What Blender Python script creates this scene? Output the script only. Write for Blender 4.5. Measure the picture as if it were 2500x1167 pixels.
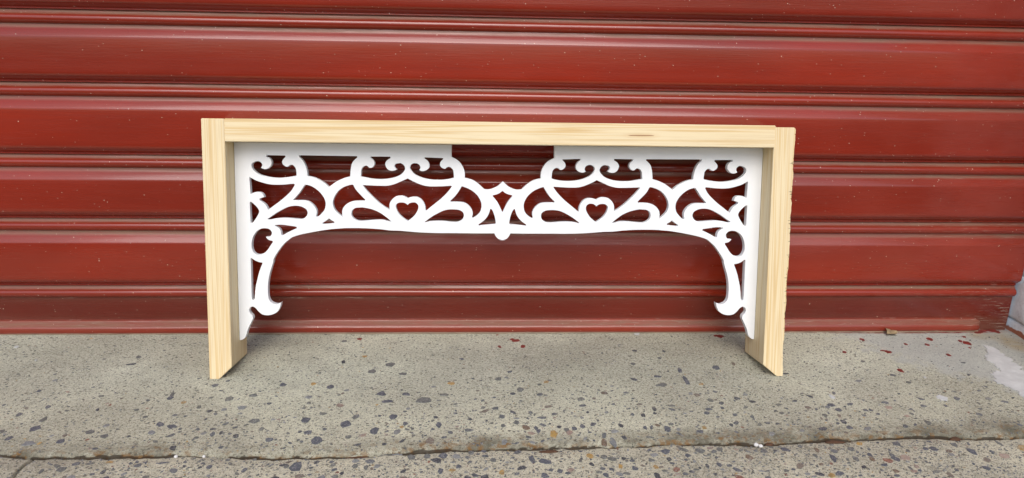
import bpy, bmesh, math, random
from mathutils import Vector, Matrix, noise

random.seed(7)
scene = bpy.context.scene
for o in list(bpy.data.objects):
    bpy.data.objects.remove(o)
COL = scene.collection
R = math.radians

# ------------------------------------------------------------------ camera
F_PX, PITCH, YAW, ROLL = 1879.25, 0.30016, 0.05886, 0.02113
fw = Vector((math.sin(YAW) * math.cos(PITCH), math.cos(YAW) * math.cos(PITCH), -math.sin(PITCH)))
rt = fw.cross(Vector((0, 0, 1))).normalized()
up = rt.cross(fw)
rt2 = rt * math.cos(ROLL) + up * math.sin(ROLL)
up2 = -rt * math.sin(ROLL) + up * math.cos(ROLL)
cam_data = bpy.data.cameras.new("camera")
cam_data.sensor_width = 36.0
cam_data.sensor_fit = 'HORIZONTAL'
cam_data.lens = F_PX / 2500 * 36.0
cam_data.clip_start = 0.02
cam_data.clip_end = 500
cam = bpy.data.objects.new("camera", cam_data)
COL.objects.link(cam)
M = Matrix((rt2, up2, -fw)).transposed().to_4x4()
M.translation = Vector((0.4525, -1.2982, 0.5811))
cam.matrix_world = M
scene.camera = cam

# ------------------------------------------------------------------ sky and sun
SUN_EL, SUN_AZ = 46.0, 183.0          # degrees; azimuth clockwise from +Y (behind the camera)
world = bpy.data.worlds.new("World")
scene.world = world
world.use_nodes = True
wn = world.node_tree.nodes
wl = world.node_tree.links
sky = wn.new("ShaderNodeTexSky")
sky.sky_type = 'NISHITA'
sky.sun_disc = False
sky.sun_elevation = R(SUN_EL)
sky.sun_rotation = R(SUN_AZ)
sky.air_density = 1.0
sky.dust_density = 3.5
sky.ozone_density = 2.5
bg = wn["Background"]
bg.inputs["Strength"].default_value = 0.15
wl.new(sky.outputs["Color"], bg.inputs["Color"])

sun_data = bpy.data.lights.new("sun", 'SUN')
sun_data.energy = 1.5
sun_data.angle = R(45)
sun_data.color = (1.0, 0.99, 0.96)
sun = bpy.data.objects.new("sun", sun_data)
COL.objects.link(sun)
sd = Vector((math.sin(R(SUN_AZ)) * math.cos(R(SUN_EL)), math.cos(R(SUN_AZ)) * math.cos(R(SUN_EL)), math.sin(R(SUN_EL))))
sun.rotation_euler = sd.to_track_quat('Z', 'Y').to_euler()
sun.location = sd * 5

scene.view_settings.view_transform = 'Standard'
scene.view_settings.look = 'None'
scene.view_settings.gamma = 1.0
scene.view_settings.exposure = 0.18
scene.render.resolution_x, scene.render.resolution_y = 1024, 478

# ------------------------------------------------------------------ helpers
def link(name, me, mat=None, parent=None, **props):
    o = bpy.data.objects.new(name, me)
    COL.objects.link(o)
    if mat is not None and me is not None:
        if not me.materials:
            me.materials.append(mat)
    if parent is not None:
        o.parent = parent
    for k, v in props.items():
        o[k] = v
    return o


def mesh_from(name, verts, faces, smooth=False):
    me = bpy.data.meshes.new(name)
    me.from_pydata([tuple(v) for v in verts], [], faces)
    me.validate()
    if smooth:
        me.polygons.foreach_set("use_smooth", [True] * len(me.polygons))
    me.update()
    return me


def fbm(x, y, z=0.0, oct=4):
    return noise.fractal(Vector((x, y, z)), 1.0, 2.0, oct, noise_basis='PERLIN_ORIGINAL')


class NT:
    """small helper to write node graphs"""
    def __init__(self, name):
        self.m = bpy.data.materials.new(name)
        self.m.use_nodes = True
        self.t = self.m.node_tree
        self.n = self.t.nodes
        self.l = self.t.links
        self.b = self.n["Principled BSDF"]
        g = self.n.new("ShaderNodeNewGeometry")
        self.pos = g.outputs["Position"]

    def put(self, sock, v):
        if isinstance(v, bpy.types.NodeSocket):
            self.l.new(v, sock)
        elif v is not None:
            if isinstance(v, (tuple, list)) and len(v) == 3 and len(sock.default_value) == 4:
                v = (*v, 1.0)
            sock.default_value = v

    def obj(self):
        return self.n.new("ShaderNodeTexCoord").outputs["Object"]

    def mapping(self, vec, scale=(1, 1, 1), loc=(0, 0, 0), rot=(0, 0, 0)):
        k = self.n.new("ShaderNodeMapping")
        k.inputs["Scale"].default_value = scale
        k.inputs["Location"].default_value = loc
        k.inputs["Rotation"].default_value = rot
        self.l.new(vec, k.inputs["Vector"])
        return k.outputs["Vector"]

    def noise(self, vec, scale, detail=4, rough=0.55, dist=0.0):
        k = self.n.new("ShaderNodeTexNoise")
        k.inputs["Scale"].default_value = scale
        k.inputs["Detail"].default_value = detail
        k.inputs["Roughness"].default_value = rough
        k.inputs["Distortion"].default_value = dist
        self.l.new(vec, k.inputs["Vector"])
        return k.outputs["Fac"]

    def voro(self, vec, scale, feature='F1', rnd=1.0):
        k = self.n.new("ShaderNodeTexVoronoi")
        k.feature = feature
        k.inputs["Scale"].default_value = scale
        k.inputs["Randomness"].default_value = rnd
        self.l.new(vec, k.inputs["Vector"])
        return k.outputs["Distance"], (k.outputs["Color"] if feature == 'F1' else None)

    def ramp(self, fac, stops, interp='LINEAR'):
        k = self.n.new("ShaderNodeValToRGB")
        cr = k.color_ramp
        cr.interpolation = interp
        while len(cr.elements) < len(stops):
            cr.elements.new(0.5)
        for e, (p, c) in zip(cr.elements, stops):
            e.position = p
            if not isinstance(c, (tuple, list)):
                c = (c, c, c)
            e.color = (*c[:3], 1)
        self.l.new(fac, k.inputs["Fac"])
        return k.outputs["Color"]

    def mix(self, fac, a, b, mode='MIX'):
        k = self.n.new("ShaderNodeMix")
        k.data_type = 'RGBA'
        k.blend_type = mode
        self.put(k.inputs[0], fac)
        self.put(k.inputs[6], a)
        self.put(k.inputs[7], b)
        return k.outputs[2]

    def math(self, op, a, b=None, clamp=False):
        k = self.n.new("ShaderNodeMath")
        k.operation = op
        k.use_clamp = clamp
        self.put(k.inputs[0], a)
        if b is not None:
            self.put(k.inputs[1], b)
        return k.outputs[0]

    def attr(self, name):
        k = self.n.new("ShaderNodeAttribute")
        k.attribute_name = name
        return k.outputs["Fac"]

    def attr_col(self, name):
        k = self.n.new("ShaderNodeAttribute")
        k.attribute_name = name
        return k.outputs["Color"]

    def sep(self, vec):
        k = self.n.new("ShaderNodeSeparateXYZ")
        self.l.new(vec, k.inputs[0])
        return k.outputs

    def bump(self, h, strength, dist, normal=None):
        k = self.n.new("ShaderNodeBump")
        k.inputs["Strength"].default_value = strength
        k.inputs["Distance"].default_value = dist
        self.l.new(h, k.inputs["Height"])
        if normal is not None:
            self.l.new(normal, k.inputs["Normal"])
        return k.outputs["Normal"]

    def out(self, color=None, rough=None, normal=None, spec=None, **kw):
        self.put(self.b.inputs["Base Color"], color)
        self.put(self.b.inputs["Roughness"], rough)
        if normal is not None:
            self.l.new(normal, self.b.inputs["Normal"])
        if spec is not None:
            self.put(self.b.inputs["Specular IOR Level"], spec)
        for k, v in kw.items():
            self.put(self.b.inputs[k], v)
        return self.m


# ------------------------------------------------------------------ materials
def red_paint(tone=1.0, name="red_gloss_paint"):
    t = NT(name)
    p = t.pos
    big = t.noise(t.mapping(p, (1.3, 1, 3.5)), 1.6, 3, 0.5)
    col = t.ramp(big, [(0.3, tuple(v * tone for v in (0.175, 0.0140, 0.0040))), (0.5, tuple(v * tone for v in (0.215, 0.0160, 0.0042))), (0.72, tuple(v * tone for v in (0.280, 0.0200, 0.0048)))])
    streak = t.noise(t.mapping(p, (3, 1, 160)), 2.0, 5, 0.6)
    col = t.mix(t.ramp(streak, [(0.3, 0.0), (0.75, 0.30)]), col, (0.15, 0.016, 0.010))
    # paler, matt blotches, stronger toward the right end
    ch = t.noise(t.mapping(p, (1, 1, 1.8), (3.1, 0, 0.4)), 3.2, 6, 0.62)
    xs = t.sep(p)[0]
    chx = t.math('MULTIPLY', t.math('SUBTRACT', xs, 0.95, True), 0.42)
    chf = t.math('MULTIPLY', t.ramp(ch, [(0.42, 0.0), (0.75, 1.0)]), t.math('ADD', chx, 0.05), True)
    col = t.mix(chf, col, (0.40, 0.095, 0.065))
    # dust held on the ledges
    dn = t.noise(t.mapping(p, (6, 1, 90)), 3.0, 6, 0.7)
    dn2 = t.noise(t.mapping(p, (1.7, 1, 14), (5, 0, 0)), 2.0, 3, 0.6)
    dust = t.math('MULTIPLY', t.attr("dust"), t.ramp(dn, [(0.28, 0.15), (0.56, 1.0)]))
    dust = t.math('MULTIPLY', dust, t.ramp(dn2, [(0.30, 0.35), (0.58, 1.0)]), True)
    col = t.mix(t.math('MULTIPLY', dust, 0.9), col, (0.20, 0.125, 0.085))
    # scattered grit and pale flecks
    d1, c1 = t.voro(t.mapping(p, (1, 0.2, 1)), 105)
    r1 = t.sep(c1)
    size = t.math('MULTIPLY', t.math('POWER', r1[0], 2.2), 0.095)
    f1 = t.math('LESS_THAN', d1, size)
    dens = t.noise(t.mapping(p, (1, 1, 1.3), (1, 0, 7)), 5.5, 3, 0.6)
    f1 = t.math('MULTIPLY', f1, t.math('GREATER_THAN', t.math('ADD', dens, t.math('MULTIPLY', r1[1], 0.34)), 0.60))
    d2, c2 = t.voro(t.mapping(p, (0.8, 0.2, 1.3), (0.3, 0, 0.2)), 150)
    r2 = t.sep(c2)
    f2 = t.math('LESS_THAN', d2, t.math('MULTIPLY', t.math('POWER', r2[0], 3.0), 0.13))
    fl = t.math('MAXIMUM', f1, t.math('MULTIPLY', f2, 0.7))
    col = t.mix(t.math('MULTIPLY', fl, t.math('ADD', t.math('MULTIPLY', r1[2], 0.6), 0.3)), col, (0.75, 0.62, 0.48))
    # peeled, scuffed places near the bottom
    sc = t.noise(t.mapping(p, (9, 1, 150), (2, 0, 3)), 3.2, 8, 0.72)
    scf = t.math('MULTIPLY', t.attr("scuff"), t.ramp(sc, [(0.57, 0.0), (0.61, 1.0)]))
    col = t.mix(scf, col, (0.42, 0.33, 0.26))
    rough = t.ramp(t.noise(t.mapping(p, (2, 1, 30)), 4, 4, 0.6), [(0.3, 0.16), (0.7, 0.30)])
    rough = t.mix(t.math('MAXIMUM', dust, chf), rough, (0.65, 0.65, 0.65))
    rough = t.math('ADD', rough, t.math('MULTIPLY', t.attr('wrinkle'), 0.38))
    # brush marks and orange peel
    br = t.noise(t.mapping(p, (10, 1, 330)), 1.6, 4, 0.6, 0.4)
    op = t.noise(t.mapping(p, (15, 1, 170), (0, 0, 0), (0, 0.10, 0)), 2.6, 4, 0.6, 0.6)
    wr = t.attr("wrinkle")
    h = t.math('ADD', t.math('MULTIPLY', br, 0.35), t.math('MULTIPLY', t.math('MULTIPLY', op, wr), 2.4))
    nrm = t.bump(h, 0.42, 0.0007)
    t.l.new(t.bump(h, 0.30, 0.0007), t.b.inputs['Coat Normal'])
    t.b.inputs["IOR"].default_value = 1.45
    cf = t.math('SUBTRACT', 1.0, t.math('MAXIMUM', dust, chf), True)
    return t.out(col, rough, nrm, 0.3, **{'Coat Weight': t.math('MULTIPLY', cf, 0.8), 'Coat Roughness': t.math('ADD', 0.075, t.math('MULTIPLY', t.attr('wrinkle'), 0.30)), 'Coat IOR': 1.5})


def timber(name, horizontal=False, knot=False, off=0.0):
    t = NT(name)
    o = t.obj()
    L = 0.35
    sc = (L, 26, 26) if horizontal else (26, 26, L)
    m = t.mapping(o, sc, (off, off * 1.7, off * 0.6))
    rings = t.noise(m, 3.1, 2.0, 0.45, 0.35)
    k = t.n.new("ShaderNodeMath"); k.operation = 'SINE'
    t.l.new(t.math('MULTIPLY', rings, 46.0), k.inputs[0])
    ring = t.math('ADD', t.math('MULTIPLY', k.outputs[0], 0.5), 0.5)
    ring = t.math('POWER', ring, 2.2)
    col = t.mix(t.math('MULTIPLY', ring, 0.85), (0.725, 0.60, 0.375), (0.62, 0.425, 0.185))
    wide = t.noise(m, 1.0, 2, 0.5)
    col = t.mix(t.ramp(wide, [(0.35, 0.0), (0.7, 0.45)]), col, (0.73, 0.63, 0.42))
    fs = (8, 420, 420) if horizontal else (420, 420, 8)
    fine = t.noise(t.mapping(o, fs, (off, 0, 0)), 1.2, 4, 0.6)
    col = t.mix(t.ramp(fine, [(0.48, 0.0), (0.72, 0.42)]), col, (0.50, 0.33, 0.16))
    pk = (5, 150, 150) if horizontal else (150, 150, 5)
    pit = t.noise(t.mapping(o, pk, (off, 3, 0)), 1.5, 3, 0.5)
    col = t.mix(t.ramp(pit, [(0.70, 0.0), (0.78, 0.35)]), col, (0.42, 0.26, 0.12))
    if knot:
        xyz = t.sep(o)
        dx = t.math('DIVIDE', t.math('SUBTRACT', xyz[0], 0.677), 0.026)
        dz = t.math('DIVIDE', t.math('SUBTRACT', xyz[2], 0.3900), 0.0014)
        e = t.math('ADD', t.math('MULTIPLY', dx, dx), t.math('MULTIPLY', dz, dz))
        e = t.math('ADD', e, t.math('MULTIPLY', t.noise(t.mapping(o, (160, 40, 900)), 1.0, 3, 0.6), 0.7))
        col = t.mix(t.ramp(e, [(0.85, 0.95), (1.15, 0.6), (1.8, 0.0)]), col, (0.17, 0.065, 0.022))
        e2 = t.math('ADD', t.math('MULTIPLY', dx, t.math('MULTIPLY', dx, 0.6)), t.math('MULTIPLY', dz, t.math('MULTIPLY', dz, 0.05)))
        col = t.mix(t.ramp(e2, [(0.0, 0.42), (1.0, 0.0)]), col, (0.60, 0.40, 0.20))
    nrm = t.bump(t.math('ADD', fine, t.math('MULTIPLY', ring, 0.5)), 0.18, 0.0004)
    return t.out(col, 0.52, nrm, 0.35)


def white_paint():
    t = NT("white_panel_paint")
    n = t.noise(t.obj(), 14, 4, 0.6)
    col = t.ramp(n, [(0.3, (0.755, 0.77, 0.78)), (0.7, (0.79, 0.805, 0.815))])
    f = t.noise(t.obj(), 420, 2, 0.5)
    return t.out(col, 0.42, t.bump(f, 0.05, 0.0003), 0.4)


def concrete(name, warm, coarse):
    t = NT(name)
    p = t.pos
    a = t.noise(p, 3.0, 5, 0.6)
    base = t.mix(t.ramp(a, [(0.32, 0.0), (0.68, 1.0)]), (0.59, 0.59, 0.445), (0.79, 0.795, 0.625))
    # front of the step and the path are paler and warmer
    y = t.sep(p)[1]
    fy = t.ramp(t.math('MULTIPLY', y, -2.0), [(0.30, 0.0), (0.72, 1.0)])
    base = t.mix(t.math('MULTIPLY', fy, 0.85 if not warm else 1.0), base, (0.80, 0.76, 0.56))
    if warm:
        base = t.mix(0.6, base, (0.92, 0.84, 0.62))
    b = t.noise(p, 11, 6, 0.7)
    base = t.mix(t.ramp(b, [(0.30, 0.32), (0.62, 0.0)]), base, (0.33, 0.315, 0.25))
    base = t.mix(t.ramp(t.noise(t.mapping(p, (1, 1, 1), (9, 2, 0)), 7, 4, 0.6), [(0.55, 0.0), (0.8, 0.5)]), base, (0.62, 0.58, 0.46))
    # sand grains
    st = t.noise(t.mapping(p, (1, 1.2, 1), (3, 5, 0)), 1.7, 6, 0.62)
    base = t.mix(t.ramp(st, [(0.44, 0.0), (0.60, 0.52)]), base, (0.29, 0.258, 0.195))
    sp = t.noise(t.mapping(p, (1, 1.4, 1), (8, 1, 0)), 36, 5, 0.75)
    base = t.mix(t.ramp(sp, [(0.30, 0.45), (0.46, 0.0)]), base, (0.22, 0.205, 0.165))
    base = t.mix(t.ramp(sp, [(0.56, 0.0), (0.72, 0.40)]), base, (0.70, 0.67, 0.55))
    g = t.noise(p, 620, 3, 0.85)
    g2 = t.noise(t.mapping(p, (1, 1.3, 1), (5, 1, 0)), 230, 5, 0.8)
    base = t.mix(t.ramp(g2, [(0.36, 0.85), (0.49, 0.0)]), base, (0.12, 0.115, 0.09))
    base = t.mix(t.ramp(g2, [(0.53, 0.0), (0.66, 0.75)]), base, (0.74, 0.71, 0.60))
    base = t.mix(t.ramp(g, [(0.32, 0.85), (0.49, 0.0)]), base, (0.08, 0.078, 0.068))
    base = t.mix(t.ramp(g, [(0.56, 0.0), (0.70, 0.65)]), base, (0.62, 0.58, 0.49))
    h = g
    for sc, thr, cols in ((250, 0.66, ((0.085, 0.085, 0.08), (0.20, 0.165, 0.12))), (125, 0.74, ((0.075, 0.08, 0.088), (0.15, 0.13, 0.10)))):
        dist, c = t.voro(t.mapping(p, (1.0, 1.35, 0.3), (sc * 0.01, 0, 0), (0, 0, 0.35)), sc)
        # wobble
        wob = t.noise(p, sc * 2.2, 2, 0.6)
        r = t.sep(c)
        on = t.math('GREATER_THAN', r[0], thr)
        shp = t.math('LESS_THAN', t.math('ADD', dist, t.math('MULTIPLY', wob, 0.35)), t.math('ADD', t.math('MULTIPLY', r[1], 0.22), 0.28))
        f = t.math('MULTIPLY', on, shp)
        gc = t.mix(r[2], cols[0], cols[1])
        base = t.mix(t.math('MULTIPLY', f, 0.85), base, gc)
        h = t.math('SUBTRACT', h, t.math('MULTIPLY', f, 0.5))
    # grime, rust and moss held along the joint
    e = t.attr("edge")
    n1 = t.noise(t.mapping(p, (1, 1, 1), (4, 4, 0)), 16, 5, 0.65)
    n2 = t.noise(t.mapping(p, (1, 1.2, 1), (1, 8, 0)), 75, 5, 0.7)
    base = t.mix(t.math('MULTIPLY', e, t.ramp(n1, [(0.36, 0.15), (0.58, 1.0)])), base, (0.115, 0.105, 0.072))
    base = t.mix(t.math('MULTIPLY', t.math('POWER', e, 1.5), t.ramp(n2, [(0.50, 0.0), (0.60, 1.0)])), base, (0.24, 0.125, 0.040))
    base = t.mix(t.ramp(e, [(0.90, 0.0), (0.99, 0.85)]), base, (0.050, 0.036, 0.024))
    # worn paint wash near the pier
    w = t.attr("wash")
    wn_ = t.noise(t.mapping(p, (1, 1, 1), (2, 3, 0)), 22, 7, 0.7)
    wf = t.math('ADD', w, t.math('MULTIPLY', t.math('SUBTRACT', wn_, 0.5), 1.7))
    base = t.mix(t.math('MULTIPLY', t.ramp(wf, [(0.38, 0.0), (0.58, 1.0)]), 0.58), base, (0.47, 0.485, 0.465))
    oc = t.attr("ochre")
    of = t.math('MULTIPLY', oc, t.ramp(wn_, [(0.35, 0.3), (0.6, 1.0)]), True)
    base = t.mix(of, base, (0.42, 0.30, 0.13))
    rd = t.attr("redwash")
    rn = t.noise(t.mapping(p, (14, 60, 1), (0, 0, 0)), 3, 5, 0.7)
    rf = t.math('MULTIPLY', rd, t.ramp(rn, [(0.40, 0.0), (0.48, 1.0)]), True)
    base = t.mix(rf, base, (0.26, 0.05, 0.04))
    h = t.math('ADD', h, t.math('MULTIPLY', g2, 1.4))
    nrm = t.bump(h, 1.0, 0.0018)
    return t.out(base, 0.9, nrm, 0.2)


def stone_mat():
    t = NT("aggregate_stone")
    n = t.noise(t.pos, 240, 4, 0.6)
    # colour carried by each stone
    oi = t.n.new("ShaderNodeObjectInfo")
    c = t.mix(t.attr("percol"), oi.outputs["Color"], t.attr_col("tint"))
    c = t.mix(t.ramp(n, [(0.35, 0.45), (0.6, 0.0)]), c, (0.045, 0.045, 0.05))
    c = t.mix(t.ramp(t.noise(t.mapping(t.pos, (1, 1, 1), (3, 3, 3)), 420, 3, 0.7), [(0.52, 0.0), (0.68, 0.75)]), c, (0.40, 0.40, 0.38))
    return t.out(c, 0.48, t.bump(n, 0.4, 0.0006), 0.5)


def plain(name, col, rough=0.6, var=0.25, scale=60, bump=0.2, spec=0.4):
    t = NT(name)
    n = t.noise(t.pos, scale, 5, 0.65)
    d = tuple(c * (1 - var) for c in col)
    return t.out(t.mix(t.ramp(n, [(0.3, 0.0), (0.7, 1.0)]), d, col), rough, t.bump(n, bump, 0.001), spec)


RED = red_paint()
RED_DIM = red_paint(0.46, "dimmed_maroon_paint")  # maroon copy of the red; weaker light at the shutter's foot put into its colour
BRONZE = plain("worn_bronze_edge", (0.27, 0.195, 0.13), 0.5, 0.5, 25)
PINE_V = timber("pine_upright", False, False, 0.0)
PINE_V2 = timber("pine_upright_b", False, False, 2.3)
PINE_H = timber("pine_rail", True, True, 0.7)
WHITE = white_paint()
STEP = concrete("step_concrete", False, False)
PATH = concrete("path_concrete", True, True)
STONE = stone_mat()
RED_SPOT = plain("dried_red_paint", (0.22, 0.03, 0.022), 0.4, 0.4, 200)
WHITE_SPOT = plain("dried_white_paint", (0.56, 0.565, 0.55), 0.6, 0.25, 45, 0.5)
CRACK_DARK = plain("crack_dark", (0.05, 0.03, 0.018), 0.9, 0.4, 300)
LEAF = plain("dry_leaf", (0.40, 0.30, 0.17), 0.7, 0.5, 120)
PEBBLE = plain("white_pebble", (0.70, 0.69, 0.66), 0.6, 0.15, 80)
RUSTY = plain("rusty_chip", (0.11, 0.055, 0.028), 0.9, 0.5, 250)
TERRA = plain("bare_terracotta", (0.36, 0.12, 0.06), 0.85, 0.4, 120)
ASPHALT = plain("asphalt", (0.055, 0.055, 0.055), 0.9, 0.3, 200)


def brick_mat():
    t = NT("white_painted_brick")
    n = t.noise(t.pos, 26, 6, 0.7)
    col = t.ramp(n, [(0.30, (0.66, 0.66, 0.64)), (0.55, (0.78, 0.78, 0.76)), (0.8, (0.82, 0.82, 0.80))])
    dirt = t.ramp(t.noise(t.mapping(t.pos, (1, 1, 1), (7, 7, 1)), 60, 6, 0.7), [(0.56, 0.0), (0.72, 0.5)])
    col = t.mix(dirt, col, (0.33, 0.29, 0.24))
    z = t.sep(t.pos)[2]
    zz = t.math('ADD', z, t.math('MULTIPLY', t.math('SUBTRACT', t.noise(t.mapping(t.pos, (1, 1, 1), (1, 1, 1)), 30, 3, 0.6), 0.5), 0.022))
    col = t.mix(t.ramp(t.math('MULTIPLY', zz, 30), [(0.20, 1.0), (0.26, 0.0)]), col, (0.36, 0.12, 0.06))
    h = t.noise(t.pos, 70, 5, 0.65)
    return t.out(col, 0.55, t.bump(h, 0.6, 0.003), 0.45)


BRICK = brick_mat()
MORTAR = plain("painted_mortar", (0.60, 0.60, 0.57), 0.8, 0.35, 60, 0.6)

# ------------------------------------------------------------------ ground
CRACK = [(-1.30, -0.385), (-0.45, -0.392), (-0.156, -0.390), (-0.113, -0.394), (0.052, -0.390), (0.294, -0.400), (0.429, -0.388), (0.54, -0.386),
         (0.711, -0.379), (0.854, -0.382), (1.006, -0.369), (1.248, -0.369), (1.6, -0.366), (2.4, -0.36)]


def crack_y(x):
    for (x0, y0), (x1, y1) in zip(CRACK, CRACK[1:]):
        if x <= x1:
            t = (x - x0) / (x1 - x0)
            b = y0 + (y1 - y0) * t
            break
    else:
        b = CRACK[-1][1]
    return b + 0.0065 + 0.0060 * fbm(x * 9, 3.3) + 0.0032 * fbm(x * 55, 1.7, 0, 4)


PATH_Z = -0.005


def sm(a, b, v):
    t = min(1, max(0, (v - a) / (b - a)))
    return t * t * (3 - 2 * t)


def slab_z(x, y):
    return 0.0009 * fbm(x * 5, y * 5, 1.1, 3) + 0.0005 * fbm(x * 70, y * 70, 0.3, 3)


def step_height(x, d):
    """height of the step at distance d behind its front edge"""
    r = 0.013 + 0.006 * fbm(x * 6, 9.1)
    z = 0.0
    if d < r:
        q = 1 - d / r
        z -= (0.0085 + 0.003 * fbm(x * 14, 2.2)) * (1 - math.sqrt(max(0, 1 - q * q)))
    z -= 0.0022 * (1 - sm(0, 0.05, d)) * (0.6 + 0.8 * fbm(x * 8, 4.4))
    return z


def attach(me, name, vals):
    a = me.attributes.new(name, 'FLOAT', 'POINT')
    a.data.foreach_set("value", vals)


# step (upper slab), a fine sheet from the shutter to its rounded front edge
X0, X1, NX = -0.62, 1.72, 585
xs = [X0 + (X1 - X0) * i / NX for i in range(NX + 1)]
ds = [0.0, 0.0008, 0.002, 0.0035, 0.005, 0.007, 0.009, 0.012, 0.015, 0.019]
while ds[-1] < 0.5:
    ds.append(ds[-1] + 0.0042)
verts, A_edge, A_wash, A_och, A_red = [], [], [], [], []


def wash_at(x, y):
    # pale worn paint in the corner by the pier
    a = sm(1.02, 1.30, x + 0.5 * (y + 0.05)) * sm(-0.36, -0.10, y + 0.35 * (x - 1.3))
    b = 0.35 * sm(-0.29, -0.37, x) * sm(-0.12, -0.03, y)
    return max(a, b)


def ochre_at(x, y):
    d1 = math.hypot((x - 1.452) / 0.035, (y + 0.055) / 0.05)
    d2 = math.hypot((x - 1.41) / 0.03, (y + 0.025) / 0.022)
    return 0.75 * max(0, 1 - d1 * d1) + 0.5 * max(0, 1 - d2 * d2)


def red_at(x, y):
    return sm(1.02, 1.22, x) * (1 - sm(1.43, 1.47, x)) * sm(-0.016, -0.006, y) + 0.35 * sm(0.75, 0.9, x) * sm(-0.013, -0.006, y)


for d in ds:
    for x in xs:
        cy = crack_y(x)
        y = cy + d
        e = 0.89 * max(0.0, 1 - d / (0.040 + 0.03 * max(0, fbm(x * 5, 6.6))))
        z = step_height(x, d) + slab_z(x, y)
        z += 0.0012 * max(0, 1 - d / 0.03) * fbm(x * 90, y * 90, 5)
        verts.append((x, y, z))
        A_edge.append(min(0.89, max(0, e * (0.85 + 0.9 * fbm(x * 3.1, 8.8) + 0.5 * fbm(x * 40, y * 40)))) if d > 0.0017 + 0.0026 * fbm(x * 14, 4.0) + 0.0012 * fbm(x * 90, 4.0) else 1.0)
        A_wash.append(wash_at(x, y)); A_och.append(ochre_at(x, y)); A_red.append(red_at(x, y))
# front lip going down behind the path's edge
low = []
for x in xs:
    low.append((x, crack_y(x) + 0.001, -0.05))
nb = NX + 1
base_i = len(verts)
verts += low
A_edge += [1.0] * nb; A_wash += [0] * nb; A_och += [0] * nb; A_red += [0] * nb
faces = [(j * nb + i, j * nb + i + 1, (j + 1) * nb + i + 1, (j + 1) * nb + i) for j in range(len(ds) - 1) for i in range(NX)]
faces += [(base_i + i, base_i + i + 1, i + 1, i) for i in range(NX)]
me = mesh_from("doorstep", verts, faces, True)
for nm, v in (("edge", A_edge), ("wash", A_wash), ("ochre", A_och), ("redwash", A_red)):
    attach(me, nm, v)
step = link("doorstep", me, STEP, kind="structure", label="worn grey concrete doorstep slab under the red shutter")

# footpath (lower slab) with a crack running out of frame at the left
ds2 = [0.0, 0.001, 0.0025, 0.0045, 0.007, 0.010]
while ds2[-1] < 0.215:
    ds2.append(ds2[-1] + 0.0045)


def side_crack(y):
    return -0.118 - 0.06 * (y + 0.40) * -1 * 0.4 + 0.004 * fbm(y * 30, 0.7) + 0.0015 * fbm(y * 150, 1.7)


def path_z(x, y):
    d = crack_y(x) - y
    z = PATH_Z + 0.004 * (0.5 + fbm(x * 3.3, 5.5)) * sm(0.0, 0.03, d) + slab_z(x + 7, y)
    z -= 0.0032 * (1 - sm(0.0, 0.006, d))
    z -= 0.004 * max(0, 1 - abs(x - side_crack(y)) / 0.0035)
    return z


xs2 = sorted(set([X0 + (X1 - X0) * i / 560 for i in range(561)] + [-0.135 + 0.001 * i for i in range(45)]))
verts, A_edge = [], []
for d in ds2:
    for x in xs2:
        y = crack_y(x) - 0.0006 - d
        verts.append((x, y, path_z(x, y)))
        e = 0.8 * max(0.0, 1 - d / 0.006) * (0.5 + 0.8 * fbm(x * 7, 2.8))
        c_ = 1 - abs(x - side_crack(y)) / 0.0045
        A_edge.append(min(1, max(0, e, c_ * 1.05)))
n2 = len(xs2)
faces = [(j * n2 + i, (j + 1) * n2 + i, (j + 1) * n2 + i + 1, j * n2 + i + 1) for j in range(len(ds2) - 1) for i in range(n2 - 1)]
me = mesh_from("footpath", verts, faces, True)
attach(me, "edge", A_edge)
path = link("footpath", me, PATH, kind="structure", label="pebbly concrete footpath slab in front of the doorstep")

# the rest of the footpath and the street, coarse
pv, pf = [], []


def quad_sheet(x0, x1, y0, y1, z):
    k = len(pv)
    pv.extend([(x0, y0, z), (x1, y0, z), (x1, y1, z), (x0, y1, z)])
    pf.append((k, k + 1, k + 2, k + 3))


quad_sheet(-8, 9, -0.66, -0.60, PATH_Z - 0.006)
quad_sheet(-8, X0 + 0.02, -0.60, 0.4, PATH_Z - 0.006)
quad_sheet(X1 - 0.02, 9, -0.60, 0.4, PATH_Z - 0.006)
quad_sheet(X0 + 0.02, X1 - 0.02, 0.05, 0.4, PATH_Z - 0.006)
k = len(pv)
pv += [(-8, -0.66, PATH_Z - 0.006), (9, -0.66, PATH_Z - 0.006), (9, -0.66, -0.10), (-8, -0.66, -0.10)]
pf.append((k, k + 3, k + 2, k + 1))
link("pavement", mesh_from("pavement", pv, pf), PATH, kind="structure")
link("road", mesh_from("road", [(-80, -80, -0.09), (80, -80, -0.09), (80, 40, -0.09), (-80, 40, -0.09)], [(0, 1, 2, 3)]), ASPHALT, kind="structure")  # unseen dark asphalt brought close in to darken slat reflections and bounce light

# ------------------------------------------------------------------ stones in the concrete
PAL = [((0.085, 0.092, 0.104), 20), ((0.12, 0.128, 0.13), 24), ((0.145, 0.148, 0.125), 26), ((0.17, 0.135, 0.10), 10),
       ((0.42, 0.27, 0.085), 3), ((0.34, 0.25, 0.19), 6), ((0.050, 0.053, 0.060), 14), ((0.23, 0.235, 0.225), 14), ((0.22, 0.09, 0.05), 2)]


def pick():
    r = random.random() * sum(w for _, w in PAL)
    for c, w in PAL:
        r -= w
        if r <= 0:
            break
    k = random.uniform(0.8, 1.2)
    return tuple(v * k for v in c)


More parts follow.
